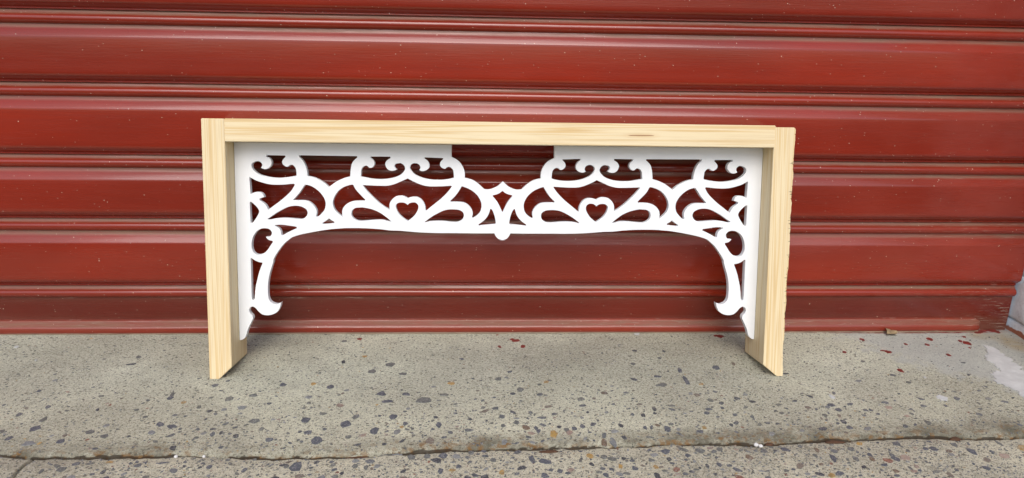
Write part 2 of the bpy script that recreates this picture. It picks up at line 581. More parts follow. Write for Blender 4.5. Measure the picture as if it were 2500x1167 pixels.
def stone_shape(rx, ry, n):
    """outline of a crushed stone, flat worn top, edge sunk in the concrete"""
    ring = []
    a0 = random.random() * 6.28
    for i in range(n):
        a = a0 + 6.283 * (i + random.uniform(-0.28, 0.28)) / n
        q = random.uniform(0.62, 1.14)
        ring.append((rx * q * math.cos(a), ry * q * math.sin(a)))
    return ring


def surf(x, y):
    cy = crack_y(x)
    if y >= cy:
        d = y - cy
        return step_height(x, d) + slab_z(x, y)
    return path_z(x, y)


def stone_verts(x, y, rx, ry, rot, n, z, proud):
    ring = stone_shape(rx, ry, n)
    c, s = math.cos(rot), math.sin(rot)
    vs = []
    for k, (dz, sc) in enumerate(((-0.0012, 1.02), (proud * 0.55, 0.97), (proud, 0.78))):
        for (u, v) in ring:
            vs.append((x + (u * c - v * s) * sc, y + (u * s + v * c) * sc, z + dz))
    fs = []
    for k in range(2):
        for i in range(n):
            j = (i + 1) % n
            fs.append((k * n + i, k * n + j, (k + 1) * n + j, (k + 1) * n + i))
    fs.append(tuple(2 * n + i for i in range(n)))
    return vs, fs


spots = []
grid = {}


def free(x, y, r):
    gx, gy = int(x / 0.03), int(y / 0.03)
    for a in (-1, 0, 1):
        for b in (-1, 0, 1):
            for (px, py, pr) in grid.get((gx + a, gy + b), ()):
                if (px - x) ** 2 + (py - y) ** 2 < (pr + r) ** 2 * 0.8:
                    return False
    grid.setdefault((gx, gy), []).append((x, y, r))
    return True


# notable stones read from the photograph (metres), then scattered ones
def add(x, y, rx, ry, rot, col):
    free(x, y, rx)
    spots.append((x, y, rx, ry, rot, col))


BL, GR, OC, BR, PK, DK = (0.080, 0.088, 0.106), (0.125, 0.13, 0.118), (0.42, 0.26, 0.07), (0.17, 0.115, 0.07), (0.32, 0.22, 0.17), (0.045, 0.048, 0.055)
NOTABLE = "0.2302,-0.4185,0.0131,0.0090,1.57,BL 0.2181,-0.4182,0.0075,0.0042,1.57,GR 0.2790,-0.3173,0.0101,0.0099,1.57,BL 0.2896,-0.2983,0.0081,0.0071,1.57,GR 0.3218,-0.3367,0.0097,0.0069,1.57,BL 0.2465,-0.3595,0.0114,0.0089,1.57,BL 0.2194,-0.3073,0.0092,0.0081,1.57,BL 0.2297,-0.3392,0.0068,0.0065,0.17,BL 0.3248,-0.1305,0.0105,0.0095,1.57,GR 0.3199,-0.2294,0.0090,0.0088,1.57,BL 0.3323,-0.2536,0.0111,0.0050,0.21,BL 0.3477,-0.1631,0.0086,0.0057,0.00,GR 0.3576,-0.2313,0.0088,0.0064,0.00,BL 0.2974,-0.1552,0.0087,0.0086,1.57,GR 0.2389,-0.2072,0.0081,0.0070,1.57,BL 0.1629,-0.1994,0.0082,0.0063,1.57,BL 0.3440,-0.2993,0.0081,0.0071,1.57,BL 0.3633,-0.3189,0.0067,0.0058,1.57,BL 0.4113,-0.3220,0.0110,0.0047,1.57,BL 0.3858,-0.2520,0.0136,0.0099,0.00,GR 0.4253,-0.1978,0.0068,0.0065,1.57,OC 0.2100,-0.1974,0.0069,0.0064,1.57,OC 0.4200,-0.3951,0.0087,0.0077,1.57,BL 0.4107,-0.4075,0.0076,0.0076,1.57,DK 0.4169,-0.4309,0.0091,0.0042,1.57,BL 0.2331,-0.0380,0.0057,0.0052,0.00,GR 0.2445,-0.1204,0.0077,0.0047,1.57,DK 0.4413,-0.1104,0.0048,0.0047,0.00,BL 0.2769,-0.0991,0.0048,0.0047,0.35,OC 0.2118,-0.2392,0.0064,0.0062,1.57,LG 0.1471,-0.3071,0.0116,0.0092,0.17,GR 0.1192,-0.2683,0.0074,0.0072,1.57,LG 0.1258,-0.2327,0.0086,0.0066,0.09,GR 0.0941,-0.2435,0.0091,0.0073,1.57,GR 0.0597,-0.2005,0.0070,0.0056,1.57,BL 0.0953,-0.2739,0.0053,0.0049,0.17,LG -0.1485,-0.3213,0.0097,0.0095,1.57,BL -0.0683,-0.3334,0.0078,0.0070,0.17,GR 0.0151,-0.3351,0.0068,0.0067,1.57,LG 0.0177,-0.3124,0.0059,0.0057,1.57,BL -0.0974,-0.3556,0.0068,0.0060,1.57,BL -0.1369,-0.3588,0.0097,0.0068,0.26,LG -0.0447,-0.3433,0.0072,0.0057,0.00,GR -0.1695,-0.3460,0.0071,0.0049,1.57,BL -0.0642,-0.4201,0.0077,0.0070,0.52,GR -0.0105,-0.4267,0.0068,0.0036,1.57,DK -0.0883,-0.4222,0.0071,0.0031,1.57,GR -0.0982,-0.1254,0.0105,0.0048,0.17,DK -0.0973,-0.0981,0.0067,0.0060,1.57,GR 0.0050,-0.2384,0.0080,0.0054,1.57,BL 0.0047,-0.2257,0.0081,0.0037,1.57,GR 0.0214,-0.3147,0.0059,0.0051,1.57,BL 0.1003,-0.3409,0.0077,0.0039,1.57,BL 0.1326,-0.3468,0.0076,0.0050,1.57,DK 0.1105,-0.3380,0.0066,0.0028,1.57,DK 0.0508,-0.3261,0.0046,0.0034,1.57,GR 0.5234,-0.4287,0.0102,0.0064,0.26,DK 0.5552,-0.4163,0.0098,0.0075,0.00,BL 0.5381,-0.4122,0.0113,0.0044,1.57,BL 0.5719,-0.4372,0.0064,0.0048,1.57,BL 0.6170,-0.3303,0.0078,0.0047,1.57,BL 0.5731,-0.3491,0.0107,0.0064,1.57,OC 0.5924,-0.3387,0.0087,0.0064,1.57,GR 0.6039,-0.3356,0.0055,0.0053,1.57,BL 0.5229,-0.3185,0.0078,0.0053,1.57,GR 0.5357,-0.3310,0.0077,0.0070,1.57,BR 0.5490,-0.3335,0.0055,0.0035,1.57,BL 0.5518,-0.3412,0.0054,0.0035,1.57,BL 0.5011,-0.1850,0.0097,0.0066,1.57,GR 0.5338,-0.2209,0.0105,0.0064,1.57,GR 0.5025,-0.3271,0.0055,0.0047,1.57,GR 0.5955,-0.3463,0.0065,0.0052,1.57,PK 0.7107,-0.3012,0.0060,0.0043,1.57,DK 0.7313,-0.2836,0.0074,0.0043,1.57,DK 0.6959,-0.2986,0.0048,0.0031,1.57,BL 0.7062,-0.3353,0.0067,0.0030,1.57,BL 0.7151,-0.3355,0.0056,0.0030,1.57,BL 0.7383,-0.3382,0.0090,0.0059,1.57,BL 0.7256,-0.3290,0.0054,0.0034,-0.52,BR 0.6540,-0.3687,0.0115,0.0057,1.57,LG 0.6416,-0.3674,0.0115,0.0052,1.57,BR 0.6989,-0.4308,0.0057,0.0043,1.57,OC 0.7213,-0.4133,0.0049,0.0044,1.57,DK 0.7214,-0.3946,0.0081,0.0079,1.57,BL 0.7699,-0.3936,0.0083,0.0074,1.57,GR 0.8674,-0.1492,0.0094,0.0077,1.57,BL 0.7439,-0.0816,0.0067,0.0065,1.57,DK 0.7805,-0.1111,0.0065,0.0043,1.57,GR 0.7943,-0.0837,0.0051,0.0036,1.57,DK 0.7610,-0.1787,0.0088,0.0044,0.00,BL 0.7607,-0.2081,0.0119,0.0070,0.00,GR 0.8041,-0.1949,0.0171,0.0040,1.57,BL 0.8035,-0.1588,0.0121,0.0041,1.57,BL 0.7299,-0.1323,0.0062,0.0049,1.57,GR 0.6720,-0.3280,0.0068,0.0048,1.57,DK 0.9017,-0.1344,0.0080,0.0042,1.57,BR 0.7691,-0.4286,0.0058,0.0033,1.57,DK 0.8062,-0.4378,0.0071,0.0048,-0.70,BL 0.6969,-0.4509,0.0091,0.0053,1.57,DK 0.5512,-0.4475,0.0071,0.0063,1.57,BL 0.6309,-0.4467,0.0054,0.0048,1.57,BL 0.8903,-0.3931,0.0086,0.0074,1.57,BL 0.9833,-0.3899,0.0069,0.0067,0.00,GR 0.9470,-0.4142,0.0095,0.0045,1.57,BL 0.9780,-0.4149,0.0097,0.0051,1.57,GR 1.0028,-0.4055,0.0055,0.0040,1.57,BL 1.0006,-0.4154,0.0065,0.0034,1.57,BR 1.0100,-0.4301,0.0067,0.0053,0.17,BL 1.0191,-0.4445,0.0050,0.0042,-0.52,BR 1.1360,-0.3827,0.0085,0.0065,1.57,GR 1.1507,-0.4016,0.0107,0.0070,1.57,BL 1.2038,-0.3798,0.0101,0.0036,1.57,GR 1.1452,-0.4407,0.0067,0.0056,-0.52,BL 1.0027,-0.3768,0.0058,0.0053,1.57,OC 0.9332,-0.3940,0.0077,0.0034,1.57,BR 0.9242,-0.4078,0.0053,0.0040,1.57,GR 0.9237,-0.4282,0.0050,0.0041,0.00,BR 1.0410,-0.4403,0.0064,0.0033,1.57,GR 1.1189,-0.3989,0.0052,0.0047,0.00,BR 1.0418,-0.4459,0.0050,0.0042,0.00,PK 0.9134,-0.3833,0.0055,0.0046,1.57,GR 1.0744,-0.4641,0.0052,0.0049,1.57,GR 0.1197,-0.4197,0.0057,0.0042,1.57,BL 0.1371,-0.3996,0.0050,0.0043,1.57,GR 0.1709,-0.3975,0.0040,0.0032,1.57,GR 0.2798,-0.4260,0.0042,0.0037,0.17,BL 0.3050,-0.4192,0.0056,0.0048,1.57,GR 0.3200,-0.4214,0.0056,0.0037,1.57,GR 0.3385,-0.3865,0.0118,0.0110,1.57,GR 0.3575,-0.3850,0.0089,0.0077,1.57,LG 0.3776,-0.3971,0.0087,0.0065,1.57,GR 0.3992,-0.3947,0.0078,0.0060,1.57,GR 0.4406,-0.4223,0.0055,0.0043,1.57,BL 0.4567,-0.3890,0.0069,0.0055,1.57,GR 0.4734,-0.3844,0.0060,0.0044,1.57,BL 0.4866,-0.4091,0.0066,0.0049,1.57,GR 0.4963,-0.4373,0.0063,0.0042,1.57,OC 0.2676,-0.4454,0.0072,0.0071,0.00,LG 0.2915,-0.4344,0.0045,0.0031,1.57,DK 0.6533,-0.4270,0.0057,0.0038,1.57,OC 0.6163,-0.4022,0.0069,0.0066,1.57,OC 0.6508,-0.4543,0.0063,0.0048,1.57,BL 0.6714,-0.4320,0.0066,0.0049,1.57,BL 0.6969,-0.4156,0.0058,0.0050,1.57,GR 0.7497,-0.4051,0.0050,0.0050,1.57,BL 0.7856,-0.4252,0.0069,0.0039,1.57,BL 0.8319,-0.4118,0.0082,0.0056,1.57,BR"
for item in NOTABLE.split():
    f = item.split(",")
    add(float(f[0]), float(f[1]), float(f[2]), float(f[3]), float(f[4]), dict(BL=BL, GR=GR, OC=OC, BR=BR, PK=PK, DK=DK, LG=(0.2, 0.21, 0.21))[f[5]])


def density(x, y):
    cy = crack_y(x)
    if y < cy:
        return 1.0 - 0.45 * sm(1.0, 1.35, x) - 0.35 * (1 - sm(-0.2, 0.25, x))
    q = 1 - sm(cy, -0.10, y)
    q = q ** 1.25
    side = 0.35 + 0.65 * sm(-0.15, 0.35, x) * (1 - 0.85 * sm(0.72, 1.02, x))
    return q * side * (0.7 + 0.9 * max(-0.3, fbm(x * 5, y * 5, 2.2)))


def small_density(x, y):
    return 0.22 + 0.78 * density(x, y)


random.seed(21)
tries = 0
while tries < 9000:
    tries += 1
    x = random.uniform(-0.42, 1.45)
    y = random.uniform(-0.50, -0.03)
    if random.random() > density(x, y):
        continue
    big = random.random() ** 2.3
    r = 0.0026 + 0.0058 * big
    if y < crack_y(x):
        r *= 1.12
    if abs(y - crack_y(x)) < 0.010:
        continue
    if not free(x, y, r * 0.85):
        continue
    spots.append((x, y, r, r * random.uniform(0.5, 0.95), random.gauss(0.35, 0.8), pick()))
    if len(spots) > 1300:
        break
spots.sort(key=lambda s: -s[2] * s[3])
random.seed(33)
protos = []
cached = {}
for i, (x, y, rx, ry, rot, col) in enumerate(spots[:300]):
    par = step if y > crack_y(x) else path
    key = i if i < 60 else 60 + i % 40
    if key not in cached:
        n = random.choice((5, 6, 6, 7, 8))
        vs, fs = stone_verts(0, 0, 1.0, 1.0, 0, n, 0, 0.0)
        # unit stone: z carries the layer; scaled per copy
        for k in range(len(vs)):
            lay = k // n
            vs[k] = (vs[k][0], vs[k][1], (-1.2, 0.35, 0.62)[lay])
        me = mesh_from("stone", vs, fs)
        me.materials.append(STONE)
        cached[key] = me
    o = bpy.data.objects.new("stone", cached[key])
    COL.objects.link(o)
    o.parent = par
    o.location = (x, y, surf(x, y) + 0.0001)
    o.scale = (rx, ry, 0.001)
    o.rotation_euler = (0, 0, rot)
    o.color = (*col, 1)

for par, nm, lab in ((step, "small_stones", None), (path, "small_stones", None)):
    V, Fc, T = [], [], []
    random.seed(5 if par is step else 6)
    rest = [s for s in spots[300:] if (s[1] > crack_y(s[0])) == (par is step)]
    cnt = 17000 if par is step else 9000
    for _ in range(cnt):
        x = random.uniform(-0.42, 1.47)
        y = random.uniform(-0.41, -0.02) if par is step else random.uniform(-0.50, -0.37)
        cy = crack_y(x)
        if (y > cy) != (par is step) or abs(y - cy) < 0.005 or random.random() > small_density(x, y):
            continue
        r = 0.0008 + 0.0019 * random.random() ** 2
        if free(x, y, r * 0.8):
            rest.append((x, y, r, r * random.uniform(0.4, 0.9), random.gauss(0.3, 0.9), pick()))
    for (x, y, rx, ry, rot, col) in rest:
        n = 7 if rx > 0.003 else 5
        vs, fs = stone_verts(x, y, rx, ry, rot, n, surf(x, y) + 0.0001, 0.0005)
        k = len(V)
        V += vs
        Fc += [tuple(a + k for a in f) for f in fs]
        T += [(*col, 1)] * len(vs)
    me = mesh_from(nm, V, Fc)
    ca = me.color_attributes.new("tint", 'FLOAT_COLOR', 'POINT')
    ca.data.foreach_set("color", [c for t4 in T for c in t4])
    attach(me, "percol", [1.0] * len(V))
    link(nm, me, STONE, par, kind="stuff")


# ------------------------------------------------------------------ paint spots on the step
def blob(name, pts, mat, par, h=0.0006, kind=None, lab=None):
    """thin raised flake of dried paint; pts world xy outline"""
    n = len(pts)
    cx = sum(p[0] for p in pts) / n
    cy = sum(p[1] for p in pts) / n
    vs, fs = [], []
    for lay, (dz, sc) in enumerate(((-0.0006, 1.0), (h, 0.96))):
        for (x, y) in pts:
            X, Y = cx + (x - cx) * sc, cy + (y - cy) * sc
            vs.append((X, Y, surf(X, Y) + dz + 0.0003))
    for i in range(n):
        j = (i + 1) % n
        fs.append((i, j, n + j, n + i))
    vs.append((cx, cy, surf(cx, cy) + h + 0.0004))
    for i in range(n):
        fs.append((n + i, n + (i + 1) % n, 2 * n))
    pr = {}
    if lab:
        pr["label"] = lab
    return link(name, mesh_from(name, vs, fs), mat, par, **pr)


def splat(x, y, rx, ry, rot, n=14, jag=0.3):
    out = []
    c, s = math.cos(rot), math.sin(rot)
    for i in range(n):
        a = 6.283 * i / n
        q = 1 + random.uniform(-jag, jag)
        u, v = rx * q * math.cos(a), ry * q * math.sin(a)
        out.append((x + u * c - v * s, y + u * s + v * c))
    return out


random.seed(11)
for item in "0.5372,-0.0390,0.0073,0.0055,0.1 0.5308,-0.0337,0.0044,0.0035,0.1 0.5488,-0.0630,0.0043,0.0050,0.1 0.5076,-0.0642,0.0029,0.0050,0.1 0.2593,-0.0296,0.0043,0.0043,0.1 0.9135,-0.0227,0.0069,0.0063,0.1 0.9072,-0.0208,0.0046,0.0036,0.1 1.1735,-0.0410,0.0046,0.0053,0.1 1.1946,-0.0928,0.0059,0.0053,0.1 1.1876,-0.0878,0.0045,0.0020,0.1 1.1161,-0.0920,0.0037,0.0043,0.1 1.2445,-0.0610,0.0030,0.0038,0.1 1.3030,-0.0386,0.0047,0.0061,0.1 1.2839,-0.0631,0.0034,0.0043,0.1 1.3634,-0.0569,0.0069,0.0087,0.1 1.3550,-0.0480,0.0031,0.0042,0.1 1.2969,-0.1071,0.0037,0.0045,0.1 1.3741,-0.0301,0.0039,0.0036,0.1 1.3550,-0.0759,0.0020,0.0025,0.1 1.4442,0.0049,0.0089,0.0114,0.1 1.4518,-0.0066,0.0048,0.0067,0.1 1.4141,-0.0101,0.0072,0.0048,0.1 1.3770,-0.0079,0.0056,0.0037,0.1 1.3452,-0.0077,0.0072,0.0028,0.1 1.3184,-0.0056,0.0056,0.0024,0.1 0.5050,-0.0140,0.0022,0.0018,0.1 1.1781,-0.1637,0.0035,0.0074,0.1".split():
    f = [float(v) for v in item.split(",")]
    blob("paint_spot", splat(f[0], f[1], f[2], f[3], f[4]), RED_SPOT, step)
for item in "1.1939,-0.2574,0.0085,0.0089,0.1 1.0200,-0.2508,0.0033,0.0064,0.1 -0.3171,-0.0562,0.0034,0.0041,0.1 -0.2574,-0.1085,0.0020,0.0023,0.1 0.7624,-0.0106,0.0053,0.0054,0.1 1.2060,-0.1891,0.0017,0.0029,0.1".split():
    f = [float(v) for v in item.split(",")]
    blob("white_paint_flake", splat(f[0], f[1], f[2], f[3], f[4], 18, 0.25), WHITE_SPOT, step)


def ragged_patch(name, poly, mat, par, step_len=0.0025, jag=0.0048):
    """paint patch with a torn outline, triangulated and draped on the slab"""
    out = []
    n = len(poly)
    for i in range(n):
        a, b = Vector(poly[i]), Vector(poly[(i + 1) % n])
        k = max(1, int((b - a).length / step_len))
        nn = Vector((-(b - a).y, (b - a).x)).normalized()
        for j in range(k):
            q = a + (b - a) * j / k
            w = jag * (fbm(q.x * 120, q.y * 120, 2.0, 4) * 1.6 + fbm(q.x * 40, q.y * 40, 7.0, 2))
            q = q + nn * w
            out.append((q.x, q.y))
    bm = bmesh.new()
    vs = [bm.verts.new((x, y, 0)) for x, y in out]
    es = [bm.edges.new((vs[i], vs[(i + 1) % len(vs)])) for i in range(len(vs))]
    bmesh.ops.triangle_fill(bm, edges=es, use_beauty=True)
    bmesh.ops.subdivide_edges(bm, edges=[e for e in bm.edges if e.calc_length() > 0.02], cuts=2)
    bmesh.ops.triangulate(bm, faces=bm.faces)
    ext = bmesh.ops.extrude_face_region(bm, geom=bm.faces[:])
    top = {v for v in ext["geom"] if isinstance(v, bmesh.types.BMVert)}
    for v in bm.verts:
        v.co.z = surf(v.co.x, v.co.y) + (0.0010 if v in top else -0.001)
    bmesh.ops.recalc_face_normals(bm, faces=bm.faces)
    me = bpy.data.meshes.new(name)
    bm.to_mesh(me)
    bm.free()
    return link(name, me, mat, par)


ragged_patch("white_paint_patch", [(1.3819, -0.0641), (1.3770, -0.0947), (1.3524, -0.1271), (1.3548, -0.1583), (1.3521, -0.1852), (1.3468, -0.2305), (1.3403, -0.2766), (1.3776, -0.2445), (1.3926, -0.1664), (1.3980, -0.1277), (1.4003, -0.0916), (1.3988, -0.0712)], WHITE_SPOT, step)
ragged_patch("white_paint_patch", [(1.3313, -0.1761), (1.3530, -0.1674), (1.3549, -0.1954), (1.3615, -0.2098), (1.3488, -0.2830), (1.3261, -0.3133), (1.3252, -0.2699), (1.3286, -0.2464), (1.3264, -0.2302), (1.3132, -0.2091)], WHITE_SPOT, step)

# ------------------------------------------------------------------ roller shutter
shutter = bpy.data.objects.new("roller_shutter", None)
COL.objects.link(shutter)
shutter["label"] = "glossy dark red roller shutter of wide horizontal slats, closed down to the step"
shutter["category"] = "shutter"
SX0, SX1 = -1.15, 1.4745
PITCH_Z = 0.11544
OFF = 0.004      # y = OFF - outward
# slat profile: (z from crevice mm, outward mm, dust, scuff)
PROF = [(-6, 0.5, 0), (-2, 2.0, 0), (-0.3, 3.0, 0.3), (0.6, 4.6, 0.4), (2.2, 7.0, 0.15), (4.8, 9.2, 0), (7.6, 10.3, 0), (10.4, 10.3, 0), (12.8, 9.2, 0), (14.6, 7.2, 0.1),
        (16.0, 5.0, 0.6), (18.5, 3.2, 1.0), (21.0, 2.0, 1.0), (22.2, 1.2, 0.7), (22.6, 1.2, 0.2), (22.8, 3.4, 0.1), (23.1, 5.0, 0.1), (23.6, 5.4, 0.1), (24.0, 4.6, 0), (24.5, 3.2, 0), (25.3, 3.2, 0), (27.6, 5.9, 0), (30.6, 9.5, 0), (33.4, 12.7, 0), (36.2, 14.7, 0), (41, 15.5, 0),
        (52, 15.4, 0), (60, 15.4, 0), (74, 15.1, 0), (86, 14.7, 0), (94, 14.3, 0), (97, 14.0, 0), (98.5, 13.3, 0), (100.5, 12.1, 0), (103.5, 10.1, 0), (106.5, 7.9, 0.0), (109.0, 5.9, 0.3),
        (111.0, 4.6, 0.9), (113.0, 3.9, 0.9), (115.0, 3.4, 1.0), (121, 1.5, 0.3), (127, 0.5, 0)]


def fine_profile(pr, k=3):
    out = []
    for i in range(len(pr) - 1):
        p0, p1, p2, p3 = pr[max(0, i - 1)], pr[i], pr[i + 1], pr[min(len(pr) - 1, i + 2)]
        for j in range(k):
            t = j / k
            row = []
            for c in range(3):
                a, b, d, e = p0[c], p1[c], p2[c], p3[c]
                v = 0.5 * (2 * b + (d - a) * t + (2 * a - 5 * b + 4 * d - e) * t * t + (-a + 3 * b - 3 * d + e) * t ** 3)
                row.append(v)
            row[0] = min(max(row[0], min(p1[0], p2[0])), max(p1[0], p2[0]))
            out.append(row)
    out.append(list(pr[-1]))
    return out


FP = fine_profile(PROF, 2)


def slat_mesh(idx, wrinkle=0.0, nx=90, prof=FP, scuff=None):
    vs, du, wr, sc = [], [], [], []
    for (z, o, d) in prof:
        for i in range(nx + 1):
            x = SX0 + (SX1 - SX0) * i / nx
            w = 0.0004 * fbm(x * 2.6, idx * 3.7, z * 0.004, 2) + 0.00022 * fbm(x * 9, idx * 1.3, z * 0.02, 2)
            zz = z / 1000 + 0.0009 * fbm(x * 1.4, idx * 5.1, 0, 2)
            vs.append((x, OFF - o / 1000 - w * (1 if o > 5 else 0.3), zz))
            du.append(max(0, d))
            q = 0.04 + 0.20 * max(0, fbm(x * 1.5, idx * 2.1, 4.0, 2))
            if wrinkle:
                q += wrinkle * sm(-0.2, 0.2, x) * (1 - sm(1.0, 1.3, x)) * sm(60, 96, z) * (1 if z < 112 else 0)
            wr.append(q)
            sc.append(scuff(x, z) if scuff else 0.0)
    n = nx + 1
    fs = [(j * n + i, j * n + i + 1, (j + 1) * n + i + 1, (j + 1) * n + i) for j in range(len(prof) - 1) for i in range(nx)]
    me = mesh_from("slat", vs, fs, True)
    attach(me, "dust", du); attach(me, "wrinkle", wr); attach(me, "scuff", sc)
    return me


EXTRA = {0: 0.0, 1: 0.0, 2: 0.0}
ZK = [0.0713, 0.0713 + PITCH_Z + 0.004 - 0.0025, 0, 0, 0]
ZK = [0.0713 + PITCH_Z * k + e for k, e in enumerate((-0.0025, 0.0040, -0.0014, 0.0010, -0.0010))]
while len(ZK) < 21:
    ZK.append(ZK[-1] + PITCH_Z)
far = None
for k, z in enumerate(ZK):
    if k < 6:
        sc = (lambda x, zz: sm(1.1, 1.47, x) * 0.35 * (1 if (zz < 26 or zz > 108) else 0.0)) if k < 2 else None
        me = slat_mesh(k, (0.8, 0.1, 0, 0, 0.0, 0)[k], scuff=sc)
        nxt = ZK[k + 1] - z
        # stretch only the top lap so that neighbours meet
        d = nxt - 0.1154
        for v in me.vertices:
            if v.co.z > 0.045:
                v.co.z += d * sm(0.045, 0.095, v.co.z)
        me.update()
    else:
        if far is None:
            far = slat_mesh(9, 0, 40)
        me = far
    o = link("slat", me, RED, shutter)
    o.location.z = z

# bottom rail: plate, ledge, lip
RP = [(-4, 1.6, 0.6), (4, 2.0, 0.6), (14, 2.6, 0.3), (24, 2.9, 0.3), (30, 2.9, 0.1), (40, 2.9, 0), (52, 2.8, 0), (62, 2.7, 0.1), (68, 2.6, 0.3), (75, 2.0, 0.8)]


def rail_scuff(x, z):
    a = 1.0 if 65.5 < z < 70 else 0.0
    c = sm(1.36, 1.47, x) * 0.9 + (sm(1.40, 1.43, x) if z < 22 else 0)
    return min(1.2, max(a * (0.75 + 0.9 * fbm(x * 4, 1.1)), c))


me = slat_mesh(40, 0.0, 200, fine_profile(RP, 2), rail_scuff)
link("bottom_rail", me, RED_DIM, shutter, label="flat bottom plate of the shutter, red darkened to maroon for weaker light")
# angle iron screwed to the rail's foot: it stops short of the pier, its end rounded
AP = [(3.0, 3.0, 0), (3.0, 11.6, 0.3), (3.5, 12.6, 0.4), (5.0, 13.5, 0.2), (8.0, 13.9, 0.1), (12.0, 13.8, 0.2), (13.6, 13.3, 0.2), (14.9, 12.3, 0.6), (19.5, 11.0, 0.8), (24.0, 9.7, 0.8), (25.4, 9.0, 0.7), (26.2, 7.6, 0.3), (26.4, 2.4, 0.3)]
APF = fine_profile(AP, 2)
AX0, AX1, NA = SX0, 1.421, 220
vs, du, wr, sc = [], [], [], []
xsA = [AX0 + (AX1 - 0.02 - AX0) * i / NA for i in range(NA)] + [AX1 - 0.02 * (1 - math.sin(math.pi / 2 * j / 7)) for j in range(8)]
for (z, o, d) in APF:
    for x in xsA:
        q = max(0.0, (x - (AX1 - 0.02)) / 0.02)
        kz = math.sqrt(max(0.0, 1 - q * q * 0.94))
        zz = 3 + (z - 3) * (0.45 + 0.55 * kz)
        oo = 2.4 + (o - 2.4) * kz
        w = 0.0005 * fbm(x * 3, 8.7, 0, 2) + 0.0002 * fbm(x * 18, 2.7, z, 2)
        vs.append((x, OFF - oo / 1000 - w, zz / 1000 + 0.0006 * fbm(x * 1.4, 12.1, 0, 2)))
        du.append(d)
        wr.append(0.3)
        sc.append(1.0 if (z < 4.2 and fbm(x * 3.3, 6.6) > -0.05) else (0.25 if z > 14 else 0.0) + sm(1.38, 1.42, x) * 0.4)
nA = len(xsA)
me = mesh_from("foot_angle", vs, [(j * nA + i, j * nA + i + 1, (j + 1) * nA + i + 1, (j + 1) * nA + i) for j in range(len(APF) - 1) for i in range(nA - 1)], True)
attach(me, "dust", du); attach(me, "wrinkle", wr); attach(me, "scuff", sc)
link("foot_angle", me, RED, shutter)
vs, n = [], 160
for (z, o) in ((-3.5, 3.0), (-3.5, 8.5), (-0.6, 12.0), (3.0, 12.5), (3.4, 5.0)):
    for i in range(n + 1):
        x = SX0 + (AX1 - 0.006 - SX0) * i / n
        vs.append((x, OFF - o / 1000 - 0.0004 * fbm(x * 12, o), z / 1000 + 0.0007 * fbm(x * 20, 3)))
link("weather_strip", mesh_from("weather_strip", vs, [(j * (n + 1) + i, j * (n + 1) + i + 1, (j + 1) * (n + 1) + i + 1, (j + 1) * (n + 1) + i) for j in range(4) for i in range(n)], True), BRONZE, shutter)

# ------------------------------------------------------------------ brick pier at the right
pier = bpy.data.objects.new("brick_pier", None)
pier.location = (1.478, 0.0, 0)
COL.objects.link(pier)
pier["label"] = "white painted rough brick pier at the right end of the shutter"
pier["category"] = "pier"
random.seed(3)
BL_, BH_, BW_ = 0.200, 0.087, 0.105


def rough_brick(sx, sy, sz, seed, rnd=0.0045):
    bm = bmesh.new()
    bmesh.ops.create_cube(bm, size=1.0)
    for v in bm.verts:
        v.co = Vector((v.co.x * sx, v.co.y * sy, v.co.z * sz))
    bmesh.ops.bevel(bm, geom=bm.edges[:], offset=rnd, segments=2, affect='EDGES', profile=0.5)
    bmesh.ops.subdivide_edges(bm, edges=[e for e in bm.edges if e.calc_length() > 0.03], cuts=7, use_grid_fill=True)
    for v in bm.verts:
        c = v.co * 22
        d = noise.noise_vector(c + Vector((seed, seed * 2.3, 0))) * 0.003 + noise.noise_vector(v.co * 75 + Vector((seed, 0, 3))) * 0.0014
        v.co += d
    me = bpy.data.meshes.new("brick")
    bm.to_mesh(me)
    bm.free()
    me.polygons.foreach_set("use_smooth", [True] * len(me.polygons))
    return me


kinds = [rough_brick(BW_ * 1.9, BL_ - 0.003, BH_ - 0.003, s) for s in range(6)]
z0 = -0.062
for c in range(13):
    off = 0.0 if c % 2 == 0 else BL_ / 2
    for k in range(2 if c % 2 == 0 else 3):
        y = 0.055 - BL_ / 2 - k * BL_ + (0 if c % 2 == 0 else BL_ / 2)
        o = bpy.data.objects.new("brick", kinds[(c * 3 + k) % 6])
        COL.objects.link(o)
        me_ = o.data
        if not me_.materials:
            me_.materials.append(BRICK)
        o.parent = pier
        sy = 1.0
        if c % 2 == 1 and k in (0, 2):
            sy = 0.5
            y += -BL_ / 4 if k == 0 else BL_ / 4
        o.scale = (1, sy, 1)
        o.location = (BW_ * 0.95 + random.uniform(-0.002, 0.002) + (0.004 if c == 0 else 0), y, z0 + BH_ * (c + 0.5))
        if random.random() < 0.5:
            o.rotation_euler = (0, 0, math.pi)
bm = bmesh.new()
bmesh.ops.create_cube(bm, size=1.0)
for v in bm.verts:
    v.co = Vector((0.006 + (v.co.x + 0.5) * 0.18, 0.048 - 0.386 * (0.5 - v.co.y), (v.co.z + 0.5) * 1.05 - 0.06))
me = bpy.data.meshes.new("mortar")
bm.to_mesh(me); bm.free()
link("mortar", me, MORTAR, pier)

# ------------------------------------------------------------------ timber frame with fretwork
W, H, T, D, DP, TH = 0.92482, 0.40805, 0.0347, 0.086, 0.0437, 0.0115
frame = bpy.data.objects.new("timber_frame", None)
frame.location = (0.04472, -0.17885, 0.0)
frame.rotation_euler = (-0.18874, 0, -0.00417)
COL.objects.link(frame)
frame["label"] = "pale pine frame holding white fretwork, leaning against the red shutter"
frame["category"] = "frame"


